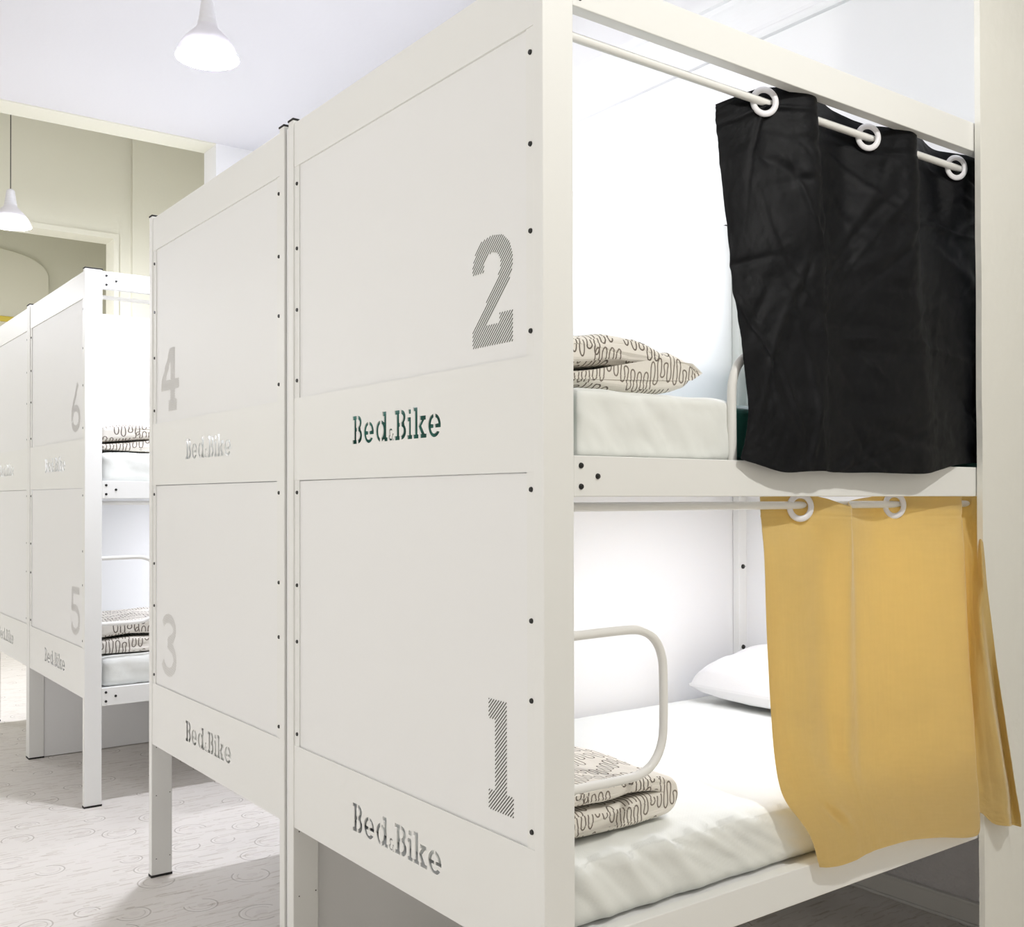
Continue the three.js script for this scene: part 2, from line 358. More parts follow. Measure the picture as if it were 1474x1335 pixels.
function smoothTube(pts, r) {
  const c = new THREE.CatmullRomCurve3(pts.map(p => new THREE.Vector3(...p)), false, 'centripetal');
  return new THREE.TubeGeometry(c, 110, r, 12, false);
}
function sheetWithLogo(w, h, logoLeft, logoBase) {  // sheet in (s, y), stencil letters cut through; s runs to the right seen from -x
  const s = new THREE.Shape(); s.moveTo(0, 0); s.lineTo(w, 0); s.lineTo(w, h); s.lineTo(0, h); s.lineTo(0, 0);
  const k = 0.0625;
  for (const P of LOGO) {
    const hole = new THREE.Path(); let area = 0;
    P.forEach((p, i) => { const q = P[(i + 1) % P.length]; area += p[0] * q[1] - q[0] * p[1]; });
    const Q = area > 0 ? P.slice().reverse() : P;
    Q.forEach(([u, v], i) => { const x = logoLeft + u * k, y = logoBase + v * k; i ? hole.lineTo(x, y) : hole.moveTo(x, y); });
    hole.closePath(); s.holes.push(hole);
  }
  const g = new THREE.ExtrudeGeometry(s, { depth: 0.0022, bevelEnabled: false });
  g.rotateY(-Math.PI / 2);             // s -> +z, thickness -> -x
  g.translate(0.0022, 0, 0);
  return g;
}
function bunk(o) {
  const { x, zMax, W, flip, digits, label, outerBack } = o;
  const b = thing('bunk_bed', label, 'bunk bed', [x, 0, zMax], 'white metal bunk beds in a row');
  const O = d => -(flip ? W - d : d);            // local z at distance d from the open side
  const zb = (d0, d1) => [Math.min(O(d0), O(d1)), Math.max(O(d0), O(d1))];
  // posts
  for (const px of [0, BED_L - POST_X]) for (const d of [0, W - POST_T]) {
    const [z0, z1] = zb(d, d + POST_T);
    const p = part('post', box(px, px + POST_X, 0.006, BED_H, z0, z1, 0.0025), M.metal, b);
    part('foot_cap', box(px - 0.001, px + POST_X + 0.001, 0, 0.0075, z0 - 0.001, z1 + 0.001), M.rubber, p, 'black rubber foot');
    part('top_cap', box(px - 0.0015, px + POST_X + 0.0015, BED_H - 0.001, BED_H + 0.004, z0 - 0.0015, z1 + 0.0015, 0.001), M.rubber, p, 'thin black plastic cap');
  }
  // small unused holes in the far side posts under the panel
  const zin = O(W - POST_T) + (flip ? -0.0003 : 0.0003);
  // end panel
  const zl = -W + POST_T, wi = W - 2 * POST_T;   // inner left edge, inner width
  part('top_band', box(0.003, 0.02, 2.081, 2.191, zl, zl + wi, 0.001), M.metal, b);
  const logoL = 0.691 / 1.022 * W; // distance of the logo's left edge from the right edge of the bed
  for (const [y0, y1, yb] of [[1.302, 1.505, 1.3785], [0.443, 0.646, 0.5135]]) {
    const g = sheetWithLogo(wi, y1 - y0, (W - POST_T) - logoL, yb - y0); g.translate(0.003, y0, zl);
    part('logo_band', g, M.metal, b, 'sheet metal band with stencil cut lettering Bed & Bike');
  }
  const fl = 0.025;
  for (const [y0, y1] of [[1.505, 2.081], [0.646, 1.302]]) {
    part('flange', box(0.0045, 0.0077, y0, y1, zl, zl + fl), M.metal, b);
    part('flange', box(0.0045, 0.0077, y0, y1, zl + wi - fl, zl + wi), M.metal, b);
  }
  const pan = [[1.499, 2.087, digits[0], 1.538], [0.640, 1.2998, digits[1], 0.685]];
  for (const [y0, y1, d, yb] of pan) {
    const p = part('panel', box(0.0078, 0.0118, y0, y1, zl + fl - 0.012, zl + wi - fl + 0.012), M.panel, b);
    const g = hatch(d, 0.203, 0.0054, 0.0021), dw = DIGIT[d].w;
    g.translate(0.0074, yb, flip ? -W + 0.1 : -0.097 - dw);
    part('number', g, o.pale ? M.printPale : M.print, p, `diagonally hatched grey number ${d}`);
  }
  for (const y of SCREW_Y) for (const z of [-0.04, -W + 0.042]) { const s = part('screw', screwGeo, M.black, b); s.position.set(0.0035, y, z); }
  // head end panel, back board
  part('head_panel', box(BED_L - 0.03, BED_L - 0.016, 0.42, 2.15, zl, zl + wi), M.board, b);
  if (outerBack) { const [z0, z1] = zb(W + 0.001, W + 0.021); part('back_board', box(0.006, BED_L, 0.004, 2.19, z0, z1), M.board, b); }
  else { const [z0, z1] = zb(W - 0.022, W - 0.008); part('back_board', box(POST_X, BED_L - POST_X, 0.004, 2.19, z0, z1), M.board, b); }
  // rails, bolts
  for (const [y0, y1] of RAILS) {
    const [z0, z1] = zb(0.0012, 0.03);
    const r = part('side_rail', box(POST_X, BED_L - POST_X, y0, y1, z0, z1, 0.002), M.metal, b);
    const yc = (y0 + y1) / 2;
    for (const [bx, by] of [[0.085, 0.0185], [0.124, 0], [0.085, -0.0185]]) { const s = part('bolt', boltGeo, M.black, r); s.position.set(bx, yc + by, O(0.0014)); if (flip) s.rotation.y = Math.PI; }
  }
  for (const [y0, y1] of [RAILS[0], RAILS[1]]) {
    const [z0, z1] = zb(0.031, W - POST_T - 0.001);
    part('bed_base', box(0.0145, BED_L - 0.034, y1 - 0.03, y1 - 0.006, z0, z1), M.board, b);
  }
  // curtain rods and guard rails
  for (const y of [2.096, 1.24]) { const g = new THREE.CylinderGeometry(ROD_R, ROD_R, BED_L - 0.04, 16); g.rotateZ(Math.PI / 2); g.translate(BED_L / 2, y, O(0.052)); part('curtain_rod', g, M.rod, b); }
  const zg = O(0.018);
  part('guard_rail', smoothTube(roundPath([[0.06, 1.012, zg], [0.301, 1.012, zg], [0.301, 0.741, zg], [0.06, 0.741, zg]], 0.07), 0.0085), M.rod, b, 'bent white tube guard loop');
  const zu = O(0.03);
  part('guard_rail', smoothTube(roundPath([[0.511, 1.325, zu], [0.511, 1.556, zu], [1.6, 1.556, zu], [1.6, 1.325, zu]], 0.075), 0.0095), M.rod, b, 'bent white tube guard rail');
  return { b, O, W, x, zMax };
}
const bed1 = bunk({ x: 0, zMax: 0, W: 1.028, digits: [2, 1], outerBack: true, label: 'white metal bunk bed numbered 2 and 1 with black and yellow curtains' });
const bed2 = bunk({ x: 0, zMax: -1.054, W: 1.071, flip: true, digits: [4, 3], pale: true, label: 'white metal bunk bed numbered 4 and 3 standing back to back with bunk 2' });
const bed3 = bunk({ x: 0.028, zMax: -3.04, W: 1.026, digits: [6, 5], pale: true, label: 'white metal bunk bed numbered 6 and 5 open towards the aisle' });
const bed4 = bunk({ x: 0.028, zMax: -4.07, W: 1.04, flip: true, digits: [8, 7], pale: true, label: 'white metal bunk bed behind the bunk numbered 6 and 5' });
// bolts and holes on the inside of the far post of the first bunk
for (const y of [1.021, 0.746]) {
  const p = bed1.b.children.filter(c => c.name === 'post')[3];
  const s = part('bolt', boltGeo, M.black, p); s.position.set(1.66, y, -1.028 + POST_T + 0.0002); s.scale.setScalar(1.5);
  for (const hx of [1.674, 1.7]) { const h = part('hole', holeGeo, M.black, p); h.position.set(hx, y, -1.028 + POST_T + 0.0003); h.scale.setScalar(0.5); }
}
for (const bd of [bed1, bed2]) {   // small holes low on the hidden side legs
  const p = bd.b.children.filter(c => c.name === 'post')[bd === bed1 ? 1 : 0];
  const zf = bd === bed1 ? -1.028 + POST_T + 0.0003 : -1.071 + POST_T + 0.0003;
  for (const [hx, hy] of [[0.016, 0.43], [0.016, 0.27], [0.061, 0.275], [0.016, 0.06], [0.061, 0.065]]) { const h = part('hole', holeGeo, M.cord, p); h.position.set(hx, hy, zf); h.scale.setScalar(0.8); }
}

// ───────── mattresses with sheets ─────────
function softBox(x0, x1, y0, y1, z0, z1, r, wr) {      // rounded box with cloth wrinkles
  const nx = wr === plainFolds || !wr ? 90 : 220, ny = 22, nzs = 50;
  const g = new THREE.BoxGeometry(x1 - x0, y1 - y0, z1 - z0, nx, ny, nzs);
  const p = g.attributes.position, hx = (x1 - x0) / 2, hy = (y1 - y0) / 2, hz = (z1 - z0) / 2, v = new THREE.Vector3(), c = new THREE.Vector3();
  for (let i = 0; i < p.count; i++) {
    v.fromBufferAttribute(p, i);
    c.set(THREE.MathUtils.clamp(v.x, -hx + r, hx - r), THREE.MathUtils.clamp(v.y, -hy + r, hy - r), THREE.MathUtils.clamp(v.z, -hz + r, hz - r));
    const d = v.clone().sub(c); if (d.lengthSq() > 1e-12) { d.normalize(); v.copy(c).addScaledVector(d, r); }
    const wx = v.x + (x0 + x1) / 2, wy = v.y + (y0 + y1) / 2, wz = v.z + (z0 + z1) / 2;
    if (wr) v.addScaledVector(d.lengthSq() ? d : new THREE.Vector3(0, 1, 0), wr(wx, wy, wz, d));
    p.setXYZ(i, v.x, v.y, v.z);
  }
  let m = mergeVertices((g.deleteAttribute('uv'), g.deleteAttribute('normal'), g), 1e-5); m.computeVertexNormals();
  m.translate((x0 + x1) / 2, (y0 + y1) / 2, (z0 + z1) / 2);
  return metric(m);
}
const ridge = (t, w) => Math.exp(-t * t / (w * w));
const frontFolds = (x, y, z, d) => {
  const side = Math.max(0, d.z);                        // only on the side that hangs at the open edge
  const yy = (y - 0.48) / 0.13;
  let h = 0.004 * fbm(x * 7, y * 9, z * 3) + 0.003 * Math.abs(fbm(x * 9 + y * 14, y * 8 - x * 5, 5.5));
  for (const [a, s, w, k] of [[0.12, 1.2, 0.008, 0.006], [0.29, 1.5, 0.006, 0.006], [0.42, 1.9, 0.007, 0.007], [0.47, 2.4, 0.006, -0.005], [0.585, 2.2, 0.006, 0.005], [0.7, 2.6, 0.007, 0.005], [0.14, 0.9, 0.02, 0.018], [0.2, 1.0, 0.012, -0.01], [0.25, 0.9, 0.016, 0.016], [0.31, 1.0, 0.014, -0.01], [0.37, 1.0, 0.02, 0.016], [0.5, 1.6, 0.014, 0.009], [0.56, 1.4, 0.012, -0.006], [0.64, 1.8, 0.016, 0.008], [0.78, 0.5, 0.02, 0.005]])
    h += k * ridge(x - a + s * (yy - 0.5) * 0.13, w) * (0.25 + 0.75 * Math.min(1, Math.max(0, yy)));
  return h * side * 0.9 - 0.004 * side + (0.0025 * fbm(x * 5, z * 5, 2.2) + 0.0035 * ridge(z + 0.13 + 0.05 * Math.sin(x * 9) - 0.1 * (x - 0.5), 0.012) * ridge(x - 0.6, 0.3)) * Math.max(0, d.y);
};
const plainFolds = (x, y, z, d) => 0.004 * fbm(x * 8, y * 10, z * 8) + 0.009 * Math.abs(d.z) * fbm(x * 9 + y * 8, y * 5 - x * 3, 4.4);
function mattress(bed, y, label, opt = {}) {
  const { O, W, x, zMax } = bed, zs = [O(0.033), O(W - 0.034)].sort((a, b) => a - b);
  const t = thing('mattress', label, 'mattress', [x, y, zMax], opt.group);
  const h = opt.h || 0.115;
  part('core', softBox(opt.cx ?? 0.0785, BED_L - 0.036, 0.008, h - 0.005, zs[0] + 0.014, zs[1] - 0.014, 0.03), M.teal, t, 'dark teal mattress cover');
  part('fitted_sheet', softBox(opt.x0 ?? 0.0765, opt.x1 ?? BED_L - 0.034, 0.0, h, zs[0], zs[1], opt.r || 0.03, opt.folds || plainFolds), M.sheet, t, 'white cotton sheet');
  return t;
}
const yLow = RAILS[0][1] - 0.005, yUp = RAILS[1][1] - 0.005;
mattress(bed1, yLow, 'mattress with creased white sheet behind the yellow curtain', { h: 0.132, r: 0.035, folds: (x, y, z, d) => frontFolds(x, y + yLow, z, d) });
mattress(bed1, yUp, 'mattress half covered by a white sheet behind the black curtain', { h: 0.13, cx: 0.03, x0: 0.1, x1: 0.525, r: 0.018 });
mattress(bed2, yLow, 'lower mattress seen through the lettering of the end panel numbered 3', { x0: 0.018 }); mattress(bed2, yUp, 'upper mattress hidden behind the end panel numbered 4', { x0: 0.018 });
mattress(bed3, yLow, 'lower mattress with tucked sheet behind a guard loop across the aisle', { h: 0.125 }); mattress(bed3, yUp, 'upper mattress with tucked sheet across the aisle from panel 4', { h: 0.125 });
mattress(bed4, yLow, 'lower mattress in the bunk behind bunk 5', { x0: 0.018 }); mattress(bed4, yUp, 'upper mattress in the bunk behind bunk 6', { x0: 0.018 });

// ───────── folded duvets ─────────
function duvet(profile, slit, depth, bevel, label, pos, seedv) {
  const t = thing('folded_duvet', label, 'duvet', pos, 'folded duvets with squiggle print');
  const s = new THREE.Shape(); const c = new THREE.CatmullRomCurve3(profile.map(([a, b]) => new THREE.Vector3(a, b, 0)), false, 'centripetal').getPoints(60);
  c.forEach((p, i) => i ? s.lineTo(p.x, p.y) : s.moveTo(p.x, p.y));
  const sc = new THREE.CatmullRomCurve3(slit.map(([a, b]) => new THREE.Vector3(a, b, 0)), false, 'centripetal').getPoints(30);
  sc.forEach(p => s.lineTo(p.x, p.y));
  s.closePath();
  const g = new THREE.ExtrudeGeometry(s, { depth, steps: 26, bevelEnabled: true, bevelSize: bevel, bevelThickness: bevel * 1.5, bevelSegments: 6, bevelOffset: -bevel });
  const p = g.attributes.position;
  for (let i = 0; i < p.count; i++) {
    const x = p.getX(i), y = p.getY(i), z = p.getZ(i), n = fbm(x * 9 + seedv, y * 14, z * 9), m = fbm(x * 7, z * 8 + seedv, y * 9 + 3);
    p.setXYZ(i, x + 0.004 * m, y + (y > 0.02 ? 0.006 * n : 0), z + 0.007 * m);
  }
  g.computeVertexNormals();
  part('cover', metric(g), M.duvet, t);
  return t;
}
// profile runs round the outside from the lower left to the upper left, the slit returns between the two layers
const flatProfile = [[0, 0.001], [0.12, 0], [0.27, 0.001], [0.335, 0.012], [0.352, 0.045], [0.34, 0.075], [0.31, 0.088], [0.2, 0.096], [0.1, 0.098], [0, 0.094]];
const flatSlit = [[0, 0.05], [0.08, 0.058], [0.16, 0.055], [0.24, 0.06], [0.29, 0.055], [0.24, 0.051], [0.16, 0.046], [0.08, 0.048], [0, 0.041]];
const puffProfile = [[0, 0.008], [0.12, 0.002], [0.22, 0], [0.30, 0.006], [0.345, 0.02], [0.372, 0.05], [0.345, 0.072], [0.30, 0.088], [0.28, 0.086], [0.22, 0.103], [0.13, 0.108], [0.05, 0.1], [0, 0.092]];
const puffSlit = [[0, 0.036], [0.1, 0.046], [0.2, 0.053], [0.3, 0.051], [0.362, 0.05], [0.3, 0.047], [0.2, 0.047], [0.1, 0.039], [0, 0.028]];
duvet(flatProfile, flatSlit, 0.34, 0.012, 'squiggle print duvet folded flat on the bed behind the yellow curtain', [0.082, yLow + 0.138, -0.46], 1.3);
duvet(puffProfile, puffSlit, 0.4, 0.016, 'puffy squiggle print duvet on the upper bed beside the black curtain', [0.086, yUp + 0.134, -0.5], 5.1);
duvet(flatProfile, flatSlit, 0.5, 0.012, 'squiggle print duvet folded on the lower bed of bunk 5', [0.11, yLow + 0.13, -3.64], 8.3).scale.set(1.5, 1.35, 1);
duvet(puffProfile, puffSlit, 0.5, 0.016, 'squiggle print duvet folded on the upper bed of bunk 6', [0.11, yUp + 0.13, -3.64], 2.9).scale.set(1.5, 1.1, 1);

// ───────── pillow ─────────
{
  const t = thing('pillow', 'plump white pillow at the head of the bed behind the yellow curtain', 'pillow', [1.5, yLow + 0.134, -0.62]);
  const n = 40, g = new THREE.BoxGeometry(0.34, 0.13, 0.62, n, 10, n), p = g.attributes.position;
  for (let i = 0; i < p.count; i++) {
    const u = p.getX(i) / 0.17, w = p.getZ(i) / 0.31, e = Math.pow(Math.max(0, (1 - u ** 4) * (1 - w ** 4)), 0.42), s = p.getY(i) / 0.065;
    const pinch = 1 - 0.07 * (1 - Math.abs(u)) * Math.abs(w) ** 3 - 0.05 * (1 - Math.abs(w)) * Math.abs(u) ** 3;
    p.setXYZ(i, p.getX(i) * pinch, 0.055 + s * (0.004 + (s > 0 ? 0.085 : 0.05) * e) + 0.004 * fbm(u * 3, w * 3) * e, p.getZ(i) * pinch);
  }
  g.computeVertexNormals(); const m = part('cover', metric(g), M.pillow, t); m.rotation.z = 0.16; m.position.y = 0.028;
}

// ───────── curtains ─────────
function cr(a, b, c, d, t) { return 0.5 * (2 * b + (c - a) * t + (2 * a - 5 * b + 4 * c - d) * t * t + (3 * b - a - 3 * c + d) * t * t * t); }
function gridAt(G, u, v) {
  const R = G.length - 1, C = G[0].length - 1, fv = Math.min(v * R, R - 1e-6), fu = Math.min(u * C, C - 1e-6), r = Math.floor(fv), c = Math.floor(fu), tv = fv - r, tu = fu - c, out = [];
  const row = k => G[Math.max(0, Math.min(R, k))], at = (q, k) => q[Math.max(0, Math.min(C, k))];
  for (let a = 0; a < 3; a++) {
    const q = [-1, 0, 1, 2].map(i => { const w = row(r + i); return cr(at(w, c - 1)[a], at(w, c)[a], at(w, c + 1)[a], at(w, c + 2)[a], tu); });
    out.push(cr(q[0], q[1], q[2], q[3], tv));
  }
  return out;
}
function clothGeometry(G, nu, nv, wrinkle, width, height, th = 0.0012) {
  const P = [], N = [], at = (i, j) => P[j * (nu + 1) + i];
  for (let j = 0; j <= nv; j++) for (let i = 0; i <= nu; i++) { const q = gridAt(G, i / nu, j / nv); P.push(new THREE.Vector3(...q)); }
  const normals = () => { N.length = 0; for (let j = 0; j <= nv; j++) for (let i = 0; i <= nu; i++) {
    const du = at(Math.min(nu, i + 1), j).clone().sub(at(Math.max(0, i - 1), j)), dv = at(i, Math.min(nv, j + 1)).clone().sub(at(i, Math.max(0, j - 1)));
    N.push(dv.cross(du).normalize()); } };
  normals();
  const W = P.map((p, k) => wrinkle((k % (nu + 1)) / nu, Math.floor(k / (nu + 1)) / nv));
  P.forEach((p, k) => p.addScaledVector(N[k], W[k])); normals();
  const pos = [], uv = [], idx = [], n = P.length;
  for (const s of [1, -1]) P.forEach((p, k) => { const q = p.clone().addScaledVector(N[k], s * th / 2); pos.push(q.x, q.y, q.z); uv.push((k % (nu + 1)) / nu * width, -Math.floor(k / (nu + 1)) / nv * height); });
  const id = (i, j, s) => s * n + j * (nu + 1) + i;
  for (let j = 0; j < nv; j++) for (let i = 0; i < nu; i++) {
    idx.push(id(i, j, 0), id(i, j + 1, 0), id(i + 1, j, 0), id(i + 1, j, 0), id(i, j + 1, 0), id(i + 1, j + 1, 0));
    idx.push(id(i, j, 1), id(i + 1, j, 1), id(i, j + 1, 1), id(i + 1, j, 1), id(i + 1, j + 1, 1), id(i, j + 1, 1));
  }
  const rim = (a, b) => { const [i, j] = a, [k, l] = b; idx.push(id(i, j, 0), id(k, l, 0), id(i, j, 1), id(k, l, 0), id(k, l, 1), id(i, j, 1)); };
  for (let i = 0; i < nu; i++) { rim([i + 1, 0], [i, 0]); rim([i, nv], [i + 1, nv]); }
  for (let j = 0; j < nv; j++) { rim([0, j], [0, j + 1]); rim([nu, j + 1], [nu, j]); }
  const g = new THREE.BufferGeometry(); g.setAttribute('position', new THREE.Float32BufferAttribute(pos, 3)); g.setAttribute('uv', new THREE.Float32BufferAttribute(uv, 2)); g.setIndex(idx); g.computeVertexNormals();
  return g;
}
const ringGeo = (() => {
  const p = []; for (let i = 0; i <= 14; i++) { const a = i / 14 * 2 * Math.PI; p.push(new THREE.Vector2(0.0255 + 0.0068 * Math.cos(a), 0.0042 * Math.sin(a))); }
  const g = new THREE.LatheGeometry(p, 40); g.rotateX(Math.PI / 2); return g;
})();
function grommet(parent, pos, yaw, tilt = 0) { const r = part('grommet', ringGeo, M.grommet, parent, 'white plastic curtain ring'); r.position.set(...pos); r.rotation.set(tilt, yaw, 0, 'YXZ'); return r; }
const BLACK_GRID = [
  [[0.51, 2.068, -0.07], [0.573, 2.099, -0.07], [0.641, 2.129, -0.06], [0.693, 2.13, -0.03], [0.756, 2.127, -0.012], [0.83, 2.153, -0.06], [0.924, 2.15, -0.085], [1.008, 2.13, -0.06], [1.073, 2.127, -0.03], [1.138, 2.128, -0.015], [1.228, 2.151, -0.06], [1.329, 2.143, -0.085], [1.389, 2.136, -0.06], [1.437, 2.13, -0.035], [1.515, 2.127, -0.035]],
  [[0.511, 2.026, -0.07], [0.572, 2.049, -0.065], [0.637, 2.075, -0.055], [0.696, 2.074, -0.025], [0.761, 2.073, -0.01], [0.834, 2.097, -0.06], [0.929, 2.102, -0.085], [1.003, 2.077, -0.055], [1.073, 2.07, -0.028], [1.139, 2.072, -0.012], [1.23, 2.096, -0.06], [1.332, 2.089, -0.085], [1.38, 2.073, -0.055], [1.44, 2.066, -0.035], [1.514, 2.065, -0.035]],
  [[0.518, 1.939, -0.065], [0.576, 1.955, -0.06], [0.636, 1.968, -0.045], [0.694, 1.967, -0.015], [0.758, 1.96, 0], [0.83, 1.982, -0.05], [0.925, 1.994, -0.075], [0.996, 1.984, -0.045], [1.068, 1.974, -0.02], [1.131, 1.973, -0.004], [1.216, 1.994, -0.05], [1.321, 1.996, -0.075], [1.371, 1.99, -0.05], [1.451, 1.983, -0.04], [1.522, 1.976, -0.04]],
  [[0.525, 1.78, -0.05], [0.576, 1.785, -0.04], [0.618, 1.787, -0.02], [0.689, 1.794, -0.005], [0.763, 1.803, 0.005], [0.814, 1.817, -0.03], [0.898, 1.832, -0.045], [0.966, 1.837, -0.02], [1.047, 1.846, -0.005], [1.119, 1.854, 0.006], [1.189, 1.872, -0.03], [1.282, 1.889, -0.05], [1.355, 1.899, -0.045], [1.459, 1.914, -0.045], [1.531, 1.924, -0.045]],
  [[0.521, 1.662, -0.03], [0.569, 1.665, -0.02], [0.618, 1.669, -0.01], [0.687, 1.675, 0.003], [0.755, 1.681, 0.012], [0.801, 1.691, -0.015], [0.874, 1.7, -0.02], [0.95, 1.706, -0.006], [1.031, 1.714, 0.006], [1.103, 1.721, 0.012], [1.17, 1.732, -0.012], [1.24, 1.741, -0.018], [1.317, 1.75, -0.02], [1.413, 1.761, -0.02], [1.483, 1.769, -0.02]],
  [[0.516, 1.545, -0.004], [0.566, 1.549, 0], [0.615, 1.552, 0.006], [0.684, 1.557, 0.012], [0.745, 1.561, 0.02], [0.784, 1.566, 0.002], [0.866, 1.573, -0.004], [0.936, 1.578, 0.008], [1.018, 1.583, 0.016], [1.112, 1.591, 0.02], [1.185, 1.599, -0.002], [1.255, 1.606, -0.01], [1.324, 1.611, -0.012], [1.408, 1.618, -0.014], [1.471, 1.624, -0.014]],
  [[0.518, 1.419, 0.006], [0.563, 1.42, 0.016], [0.612, 1.422, 0.022], [0.671, 1.424, 0.028], [0.723, 1.426, 0.034], [0.768, 1.429, 0.022], [0.844, 1.433, 0.02], [0.911, 1.435, 0.026], [0.994, 1.439, 0.034], [1.099, 1.443, 0.034], [1.175, 1.448, 0.016], [1.261, 1.453, 0], [1.354, 1.458, -0.012], [1.413, 1.46, -0.014], [1.469, 1.463, -0.014]],
  [[0.488, 1.333, 0.012], [0.542, 1.319, 0.022], [0.601, 1.308, 0.03], [0.663, 1.31, 0.034], [0.71, 1.312, 0.04], [0.761, 1.31, 0.03], [0.834, 1.31, 0.03], [0.903, 1.311, 0.034], [0.989, 1.31, 0.04], [1.088, 1.311, 0.04], [1.169, 1.321, 0.026], [1.275, 1.335, 0.006], [1.375, 1.342, -0.012], [1.418, 1.343, -0.014], [1.468, 1.344, -0.014]],
];
const YELLOW_GRID = [
  [[0.643, 1.258, -0.07], [0.693, 1.262, -0.066], [0.744, 1.265, -0.055], [0.805, 1.256, -0.03], [0.881, 1.237, -0.015], [0.926, 1.248, -0.05], [1.04, 1.257, -0.078], [1.098, 1.265, -0.055], [1.203, 1.265, -0.035], [1.343, 1.26, -0.025], [1.396, 1.262, -0.06], [1.421, 1.262, -0.05], [1.443, 1.262, -0.04], [1.448, 1.262, -0.035], [1.449, 1.262, -0.03]],
  [[0.641, 1.207, -0.065], [0.69, 1.207, -0.06], [0.742, 1.206, -0.05], [0.801, 1.206, -0.025], [0.877, 1.205, -0.012], [0.914, 1.204, -0.035], [1.017, 1.202, -0.055], [1.088, 1.201, -0.045], [1.2, 1.2, -0.03], [1.336, 1.198, -0.02], [1.388, 1.197, -0.05], [1.41, 1.197, -0.04], [1.419, 1.197, -0.025], [1.42, 1.197, -0.018], [1.419, 1.197, -0.012]],
  [[0.632, 1.134, -0.05], [0.665, 1.134, -0.033], [0.722, 1.132, -0.027], [0.81, 1.129, -0.029], [0.863, 1.129, -0.004], [0.914, 1.126, -0.028], [0.999, 1.122, -0.039], [1.073, 1.12, -0.03], [1.179, 1.117, -0.014], [1.325, 1.112, -0.01], [1.374, 1.11, -0.035], [1.383, 1.11, -0.02], [1.38, 1.111, 0], [1.354, 1.113, 0.024], [1.363, 1.113, 0.028]],
  [[0.626, 0.99, -0.04], [0.654, 0.99, -0.018], [0.706, 0.986, -0.012], [0.798, 0.979, -0.021], [0.854, 0.976, -0.002], [0.912, 0.97, -0.02], [0.979, 0.966, -0.019], [1.055, 0.961, -0.012], [1.167, 0.953, 0], [1.318, 0.942, 0], [1.362, 0.937, -0.02], [1.359, 0.939, 0.002], [1.348, 0.943, 0.026], [1.37, 0.941, 0.028], [1.385, 0.941, 0.034]],
  [[0.624, 0.846, -0.03], [0.647, 0.847, -0.006], [0.701, 0.841, -0.002], [0.793, 0.829, -0.014], [0.842, 0.826, 0.004], [0.902, 0.817, -0.01], [0.966, 0.811, -0.004], [1.04, 0.804, 0.004], [1.154, 0.792, 0.014], [1.314, 0.774, 0.012], [1.348, 0.768, 0], [1.343, 0.772, 0.024], [1.355, 0.774, 0.046], [1.415, 0.764, 0.024], [1.407, 0.768, 0.044]],
  [[0.626, 0.717, -0.02], [0.652, 0.718, 0.004], [0.706, 0.711, 0.008], [0.791, 0.696, -0.003], [0.829, 0.694, 0.016], [0.893, 0.682, 0.002], [0.957, 0.674, 0.008], [1.031, 0.664, 0.016], [1.148, 0.648, 0.024], [1.317, 0.622, 0.02], [1.351, 0.615, 0.008], [1.363, 0.617, 0.03], [1.384, 0.619, 0.054], [1.445, 0.605, 0.03], [1.433, 0.612, 0.054]],
  [[0.635, 0.636, -0.004], [0.68, 0.635, 0.006], [0.733, 0.632, 0.012], [0.786, 0.627, 0.018], [0.842, 0.618, 0.02], [0.879, 0.612, 0.022], [0.943, 0.602, 0.024], [1.026, 0.588, 0.026], [1.146, 0.568, 0.028], [1.318, 0.539, 0.026], [1.356, 0.533, 0.012], [1.374, 0.531, 0.034], [1.398, 0.53, 0.06], [1.462, 0.51, 0.036], [1.45, 0.514, 0.06]],
  [[0.692, 0.555, 0.014], [0.726, 0.557, 0.02], [0.768, 0.558, 0.024], [0.811, 0.56, 0.028], [0.857, 0.557, 0.03], [0.89, 0.555, 0.032], [0.949, 0.546, 0.034], [1.024, 0.534, 0.034], [1.141, 0.516, 0.034], [1.317, 0.486, 0.03], [1.355, 0.499, 0.014], [1.376, 0.487, 0.036], [1.4, 0.482, 0.062], [1.465, 0.461, 0.038], [1.46, 0.464, 0.062]],
  [[0.721, 0.48, 0.02], [0.746, 0.476, 0.026], [0.783, 0.474, 0.03], [0.821, 0.477, 0.034], [0.863, 0.483, 0.036], [0.896, 0.486, 0.038], [0.95, 0.486, 0.04], [1.019, 0.483, 0.04], [1.134, 0.466, 0.038], [1.309, 0.436, 0.034], [1.351, 0.479, 0.018], [1.379, 0.453, 0.038], [1.405, 0.448, 0.064], [1.467, 0.433, 0.04], [1.462, 0.435, 0.064]],
];
{
  const t = thing('curtain', 'crumpled black curtain hanging on white rings over the upper bed', 'curtain', [0, 0, 0]);
  const creases = []; for (let k = 0; k < 70; k++) creases.push([rnd(), 0.12 + rnd() * 0.88, (rnd() - 0.5) * 2.6, 0.05 + rnd() * 0.16, 0.006 + rnd() * 0.012, (rnd() < 0.6 ? -1 : 1) * (0.0015 + rnd() * 0.0045)]);
  const w = (u, v) => {
    let h = 0.0035 * fbm(u * 9, v * 11, 2.1) * Math.min(1, v * 4) + 0.0012 * fbm(u * 34, v * 30, 6.6);
    for (const [cu, cv, a, l, wd, k] of creases) { const du = (u - cu) * 1.0, dv = (v - cv) * 0.9, s = du * Math.cos(a) + dv * Math.sin(a), n = -du * Math.sin(a) + dv * Math.cos(a) + 0.06 * s * s; h += k * Math.exp(-(s * s) / (l * l) - (n * n) / (wd * wd)); }
    return h;
  };
  part('cloth', clothGeometry(BLACK_GRID, 260, 220, w, 1.3, 0.82), M.blackCloth, t);
  grommet(t, [0.634, 2.094, -0.046], -0.45); grommet(t, [1.0, 2.094, -0.046], -0.45); grommet(t, [1.376, 2.094, -0.048], -0.4);
}
